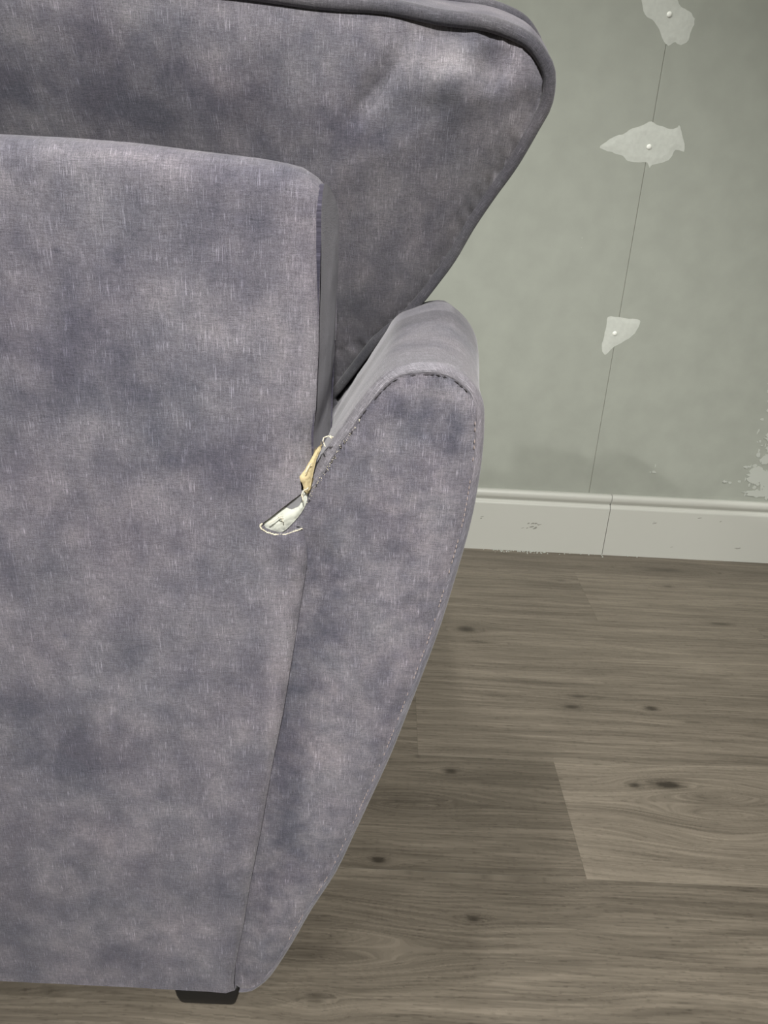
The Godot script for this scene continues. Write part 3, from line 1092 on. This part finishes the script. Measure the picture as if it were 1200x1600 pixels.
func build_stitches(parent: Node, smooth: PackedVector2Array) -> void:
	var rng := RandomNumberGenerator.new()
	rng.seed = 12
	var n := arm_base.size()
	var pale := SurfaceTool.new()
	pale.begin(Mesh.PRIMITIVE_TRIANGLES)
	var tuft := SurfaceTool.new()
	tuft.begin(Mesh.PRIMITIVE_TRIANGLES)
	var dark := SurfaceTool.new()
	dark.begin(Mesh.PRIMITIVE_TRIANGLES)
	var ring := resample(arm_base, 0.0042)
	for i in ring.size():
		var p := ring[i]
		var q := ring[(i + 1) % ring.size()]
		var t := (q - p).normalized()
		var o := Vector2(-t.y, t.x)
		var top := p.y > 0.608 and p.x > -0.016 and p.x < 0.054 and t.x > 0.0
		var right := p.x > -0.09 and t.y < -0.25 and p.y < 0.62 and p.y > 0.10
		var torn := p.y > 0.545 and p.y <= 0.608 and p.x < 0.0 and t.x > 0
		if top:
			if rng.randf() < 0.85:
				var z := ARM_Z + 0.0004
				var l := rng.randf_range(0.7, 1.05)
				dark.append_from(tube(PackedVector3Array([v3(p, z), v3(p.lerp(q, l * 0.5) + o * 0.0004, z + 0.0009), v3(p.lerp(q, l), z)]), 0.00042, 6, false, true), 0, Transform3D())
		elif right:
			if rng.randf() < 0.62:
				var z := ARM_Z + 0.0004
				pale.append_from(tube(PackedVector3Array([v3(p - o * 0.0006, z - 0.0005), v3(p.lerp(q, 0.35) - o * 0.0006, z + 0.0008), v3(p.lerp(q, 0.7) - o * 0.0006, z - 0.0005)]), 0.00042, 6, false, true), 0, Transform3D())
		elif torn:
			# torn stitches stick out as tufts
			for k in 3:
				var c := p.lerp(q, rng.randf()) - o * rng.randf_range(-0.0005, 0.0012)
				var z := ARM_Z + 0.0012
				var dir := Vector3(rng.randf_range(-1, 1), rng.randf_range(-0.6, 0.8), rng.randf_range(0.1, 0.9)).normalized() * rng.randf_range(0.0005, 0.0014)
				tuft.append_from(tube(PackedVector3Array([v3(c, z), v3(c, z) + dir * 0.6, v3(c, z) + dir]), 0.00026, 5, false, true), 0, Transform3D())
			if rng.randf() < 0.5:
				dark.append_from(tube(PackedVector3Array([v3(p - o * 0.0006, ARM_Z), v3(p.lerp(q, 0.5) - o * 0.0006, ARM_Z + 0.0014), v3(p.lerp(q, 0.7), ARM_Z)]), 0.0006, 6, false, true), 0, Transform3D())
	var a := put("seam_stitches", dark.commit(), mats.dark_stitch, parent)
	a.set_meta("kind", "stuff")
	var tu := put("torn_stitches", tuft.commit(), mats.thread, parent)
	tu.set_meta("kind", "stuff")
	var b := put("edge_stitches", pale.commit(), mats.stitch, parent)
	b.set_meta("kind", "stuff")


func v3(p: Vector2, z: float) -> Vector3:
	return Vector3(p.x, p.y, z)


func build_tear(panel: Node, sofa: Node) -> void:
	var n := FastNoiseLite.new()
	n.seed = 4
	n.frequency = 160.0
	var bat := pts2([-0.0835, 0.5330, -0.0775, 0.5385, -0.0690, 0.5440, -0.0640, 0.5462, -0.0600, 0.5452, -0.0565, 0.5470, -0.0540, 0.5510, -0.0530, 0.5570, -0.0505, 0.5570, -0.0500, 0.5535, -0.0510, 0.5475, -0.0545, 0.5405, -0.0600, 0.5330, -0.0665, 0.5262, -0.0717, 0.5245, -0.0800, 0.5275])
	var bo := catmull(bat, true, 3)
	var bm := sheet(bo, 0.0016, func(u, v):
		var d := edge_dist(Vector2(u, v), bo)
		return Vector3(u, v, -0.4762 + 0.0042 * sqrt(minf(1.0, d / 0.007)) + 0.0009 * n.get_noise_2d(u * 1.7, v * 1.7)), 0.002, Rect2(0, 0, 1, 1))
	var b := put("batting", bm, mats.batting, panel)
	b.set_meta("label", "white wadding showing through the tear")
	var lo := pts2([-0.0680, 0.5465, -0.0600, 0.5535, -0.0530, 0.5590, -0.0525, 0.5540, -0.0555, 0.5470, -0.0610, 0.5440])
	put("torn_lining", sheet(lo, 0.003, func(u, v): return Vector3(u, v, -0.4745), 0.001, Rect2(0, 0, 1, 1)), mats.torn, panel)
	var fo := catmull(pts2([-0.0405, 0.5900, -0.0437, 0.5825, -0.0468, 0.5662, -0.0478, 0.5607, -0.0500, 0.5568, -0.0522, 0.5590, -0.0530, 0.5635, -0.0558, 0.5690, -0.0515, 0.5748, -0.0462, 0.5850, -0.0425, 0.5915]), true, 2)
	var fm := sheet(fo, 0.0011, func(u, v):
		var d := edge_dist(Vector2(u, v), fo)
		return Vector3(u, v, -0.4740 + 0.004 * sqrt(minf(1.0, d / 0.004)) + 0.0009 * n.get_noise_2d(u * 2.6 + 3.0, v * 2.6)), 0.006, Rect2(0, 0, 1, 1))
	var f := put("foam", fm, mats.foam, panel)
	f.set_meta("label", "yellowed foam edge poking out of the split seam")
	# frayed lip and loose threads
	var rng := RandomNumberGenerator.new()
	rng.seed = 21
	var st := SurfaceTool.new()
	st.begin(Mesh.PRIMITIVE_TRIANGLES)
	var lip := catmull(pts2([-0.0604, 0.5522, -0.0658, 0.5476, -0.0761, 0.5383, -0.0820, 0.5330, -0.0794, 0.5292, -0.0717, 0.5266, -0.0641, 0.5271, -0.0528, 0.5322]), false, 8)
	for i in lip.size() - 1:
		var p := lip[i]
		var q := lip[i + 1]
		var low := i > 20
		for k in (2 if low else 0):
			var a := p.lerp(q, rng.randf())
			var z := BACK_Z + 0.0006
			var d := Vector3(rng.randf_range(-1, 1), rng.randf_range(-0.3, 0.9), rng.randf_range(0.0, 0.5)).normalized() * rng.randf_range(0.0004, 0.0011)
			st.append_from(tube(PackedVector3Array([v3(a, z), v3(a, z) + d * 0.5, v3(a, z) + d]), 0.00028, 5, false, true), 0, Transform3D())
		if low:
			st.append_from(tube(PackedVector3Array([v3(p, BACK_Z + 0.001), v3(p.lerp(q, 0.5) + Vector2(0, rng.randf_range(-0.0004, 0.0004)), BACK_Z + 0.0014), v3(q, BACK_Z + 0.001)]), 0.00042, 6), 0, Transform3D())
	var fr := put("frayed_edge", st.commit(), mats.thread, panel)
	fr.set_meta("kind", "stuff")
	var threads := [
		[-0.0331, 0.6003, -0.0345, 0.6012, -0.0362, 0.6015, -0.0382, 0.6003, -0.0389, 0.5985, -0.0384, 0.5965, -0.0372, 0.5945],
		[-0.0340, 0.6023, -0.0330, 0.6008, -0.0322, 0.6012],
		[-0.0531, 0.5570, -0.0520, 0.5610, -0.0495, 0.5632, -0.0483, 0.5642],
		[-0.0515, 0.5540, -0.0522, 0.5575, -0.0520, 0.5600],
		[-0.0505, 0.5745, -0.0485, 0.5790, -0.0462, 0.5822],
		[-0.0760, 0.5360, -0.0700, 0.5400, -0.0655, 0.5428],
		[-0.0690, 0.5420, -0.0665, 0.5402, -0.0655, 0.5380],
	]
	for t in threads:
		var c := catmull(pts2(t), false, 5)
		var path := PackedVector3Array()
		for i in c.size():
			path.append(v3(c[i], -0.4665 + 0.0008 * sin(i * 0.7)))
		put("loose_thread", tube(path, 0.00042, 6, false, true), mats.thread, panel)


# ====================================================================== cushions
func cushion_z(x: float, y: float) -> float:
	var ux := x if x > MIRROR_X else 2.0 * MIRROR_X - x
	return -0.64 - (0.40 + 0.32 * smoothstep(0.06, -0.22, ux)) * (0.88 - y)


func build_cushions() -> void:
	var o := Node3D.new()
	o.name = "back_cushion"
	add_child(o)
	tag(o, "plump grey velvet back cushion with piped edge, standing behind the sofa back", "cushion")
	var rt := pts2([-0.35, 0.8835, -0.1541, 0.8818, -0.0613, 0.8769, -0.0144, 0.8764, 0.0269, 0.8719, 0.0583, 0.8703, 0.0779, 0.8667, 0.0954, 0.8606, 0.1069, 0.8514, 0.1146, 0.8409, 0.1162, 0.8230, 0.1093, 0.8053, 0.0970, 0.7784, 0.0829, 0.7551, 0.0683, 0.7290, 0.0548, 0.6999, 0.0418, 0.6783, 0.0279, 0.6570, 0.0124, 0.6374, -0.0080, 0.6173, -0.0279, 0.5875, -0.0431, 0.5628])
	var full := rt.duplicate()
	full.append(Vector2(-0.0600, 0.5380))
	full.append(Vector2(-0.095, 0.505))
	full.append(Vector2(-0.5, 0.495))
	full.append(Vector2(-0.905, 0.505))
	full.append(Vector2(-0.9400, 0.5380))
	for i in range(rt.size() - 1, -1, -1):
		full.append(Vector2(2.0 * MIRROR_X - rt[i].x, rt[i].y))
	var ring := resample(catmull(full, true, 4), 0.006)
	var n := ring.size()
	var pn := FastNoiseLite.new()
	pn.seed = 17
	pn.frequency = 6.0
	pn.fractal_octaves = 2
	var thin := resample(full, 0.02)
	var bump := func(u: float, v: float) -> float:
		var d := edge_dist(Vector2(u, v), thin)
		var z := -0.004 + 0.040 * (1.0 - exp(-d / 0.055)) + 0.006 * (1.0 - exp(-d / 0.008))
		z += 0.004 * pn.get_noise_2d(u * 1.2, v) * minf(1.0, d / 0.03)
		# dents and folds by the upper right corner
		z -= 0.014 * exp(-(Vector2(u - 0.0700, v - 0.8440) / Vector2(0.012, 0.012)).length_squared())
		z += 0.009 * exp(-(Vector2(u - 0.0400, v - 0.8300) / Vector2(0.030, 0.014)).length_squared())
		z -= 0.006 * exp(-(Vector2(u - 0.0300, v - 0.8600) / Vector2(0.025, 0.007)).length_squared())
		var q := Vector2(u + 0.0172, v - 0.8253).rotated(-0.9)
		z -= 0.007 * exp(-(q / Vector2(0.028, 0.007)).length_squared())
		z -= 0.004 * exp(-(Vector2(u - 0.103, v - 0.820) / Vector2(0.012, 0.010)).length_squared())
		# the fold near its lower tip
		var line := v - (0.6173 + (u + 0.008) * 0.42)
		z -= 0.0015 * exp(-pow(line / 0.003, 2.0)) * smoothstep(0.02, -0.015, u) * smoothstep(0.0, 0.01, d)
		# small gathers along the piped seam
		z += 0.0011 * sin(u * 330.0 + v * 410.0) * exp(-d / 0.014) * smoothstep(0.02, 0.06, u)
		return z
	var rear := sheet(ring, 0.009, func(u, v): return Vector3(u, v, cushion_z(u, v) + bump.call(u, v)), 0.0, Rect2(-1.12, 0.53, 1.24, 0.36))
	put("cover", rear, mats.cushion, o)
	var path := PackedVector3Array()
	for p in ring:
		path.append(Vector3(p.x, p.y, cushion_z(p.x, p.y) + 0.0005))
	put("piping", tube(path, 0.0052, 10, true), mats.piping, o)
	# boxing strip and the front half, fuller than the back
	var fr := PackedVector3Array()
	for p in ring:
		var c := Vector2(MIRROR_X, 0.72)
		var q := c + (p - c) * Vector2(1.025, 1.0)
		var lift := 0.045 * smoothstep(0.60, 0.86, p.y)
		fr.append(Vector3(q.x, q.y + lift, cushion_z(p.x, p.y) - 0.165))
	var rows := []
	for k in 5:
		var t := k / 4.0
		var row := []
		for i in n:
			var a := path[i]
			var p := a.lerp(fr[i], t)
			var outw := Vector3(ring[i].x - MIRROR_X, ring[i].y - 0.72, 0).normalized()
			row.append(p + outw * 0.006 * sin(t * PI))
		rows.append(row)
	put("boxing", skin(rows, true, 0.30, 1.1), mats.cover, o)
	put("piping", tube(fr, 0.0052, 10, true), mats.piping, o)
	var dome := []
	for k in 8:
		var t := k / 7.0
		var row := []
		for i in n:
			var c := Vector3(MIRROR_X + clampf(ring[i].x - MIRROR_X, -0.42, 0.42), 0.74, -0.86)
			var p := fr[i].lerp(Vector3(c.x, c.y, fr[i].z), t)
			p.z -= 0.06 * sin(minf(1.0, t * 1.6) * PI / 2)
			var outw := Vector3(ring[i].x - MIRROR_X, (ring[i].y - 0.72) * 2.0, 0).normalized()
			p += outw * 0.018 * exp(-pow((t - 0.10) / 0.08, 2.0))
			row.append(p)
		dome.append(row)
	put("front_cover", skin(dome, true, 0.30, 1.1, true), mats.cushion, o)
	# seat cushion, hidden but for a glimpse
	var s := Node3D.new()
	s.name = "seat_cushion"
	add_child(s)
	tag(s, "thick grey velvet seat cushion between the sofa arms, mostly hidden by the back", "cushion")
	var sm := put("cover", soft_box(Vector3(0.70, 0.17, 0.64), 0.035, 0.012), mats.cover, s)
	s.position = Vector3(MIRROR_X, 0.295, -0.985)
	sm.position = Vector3(0, 0.085, 0)
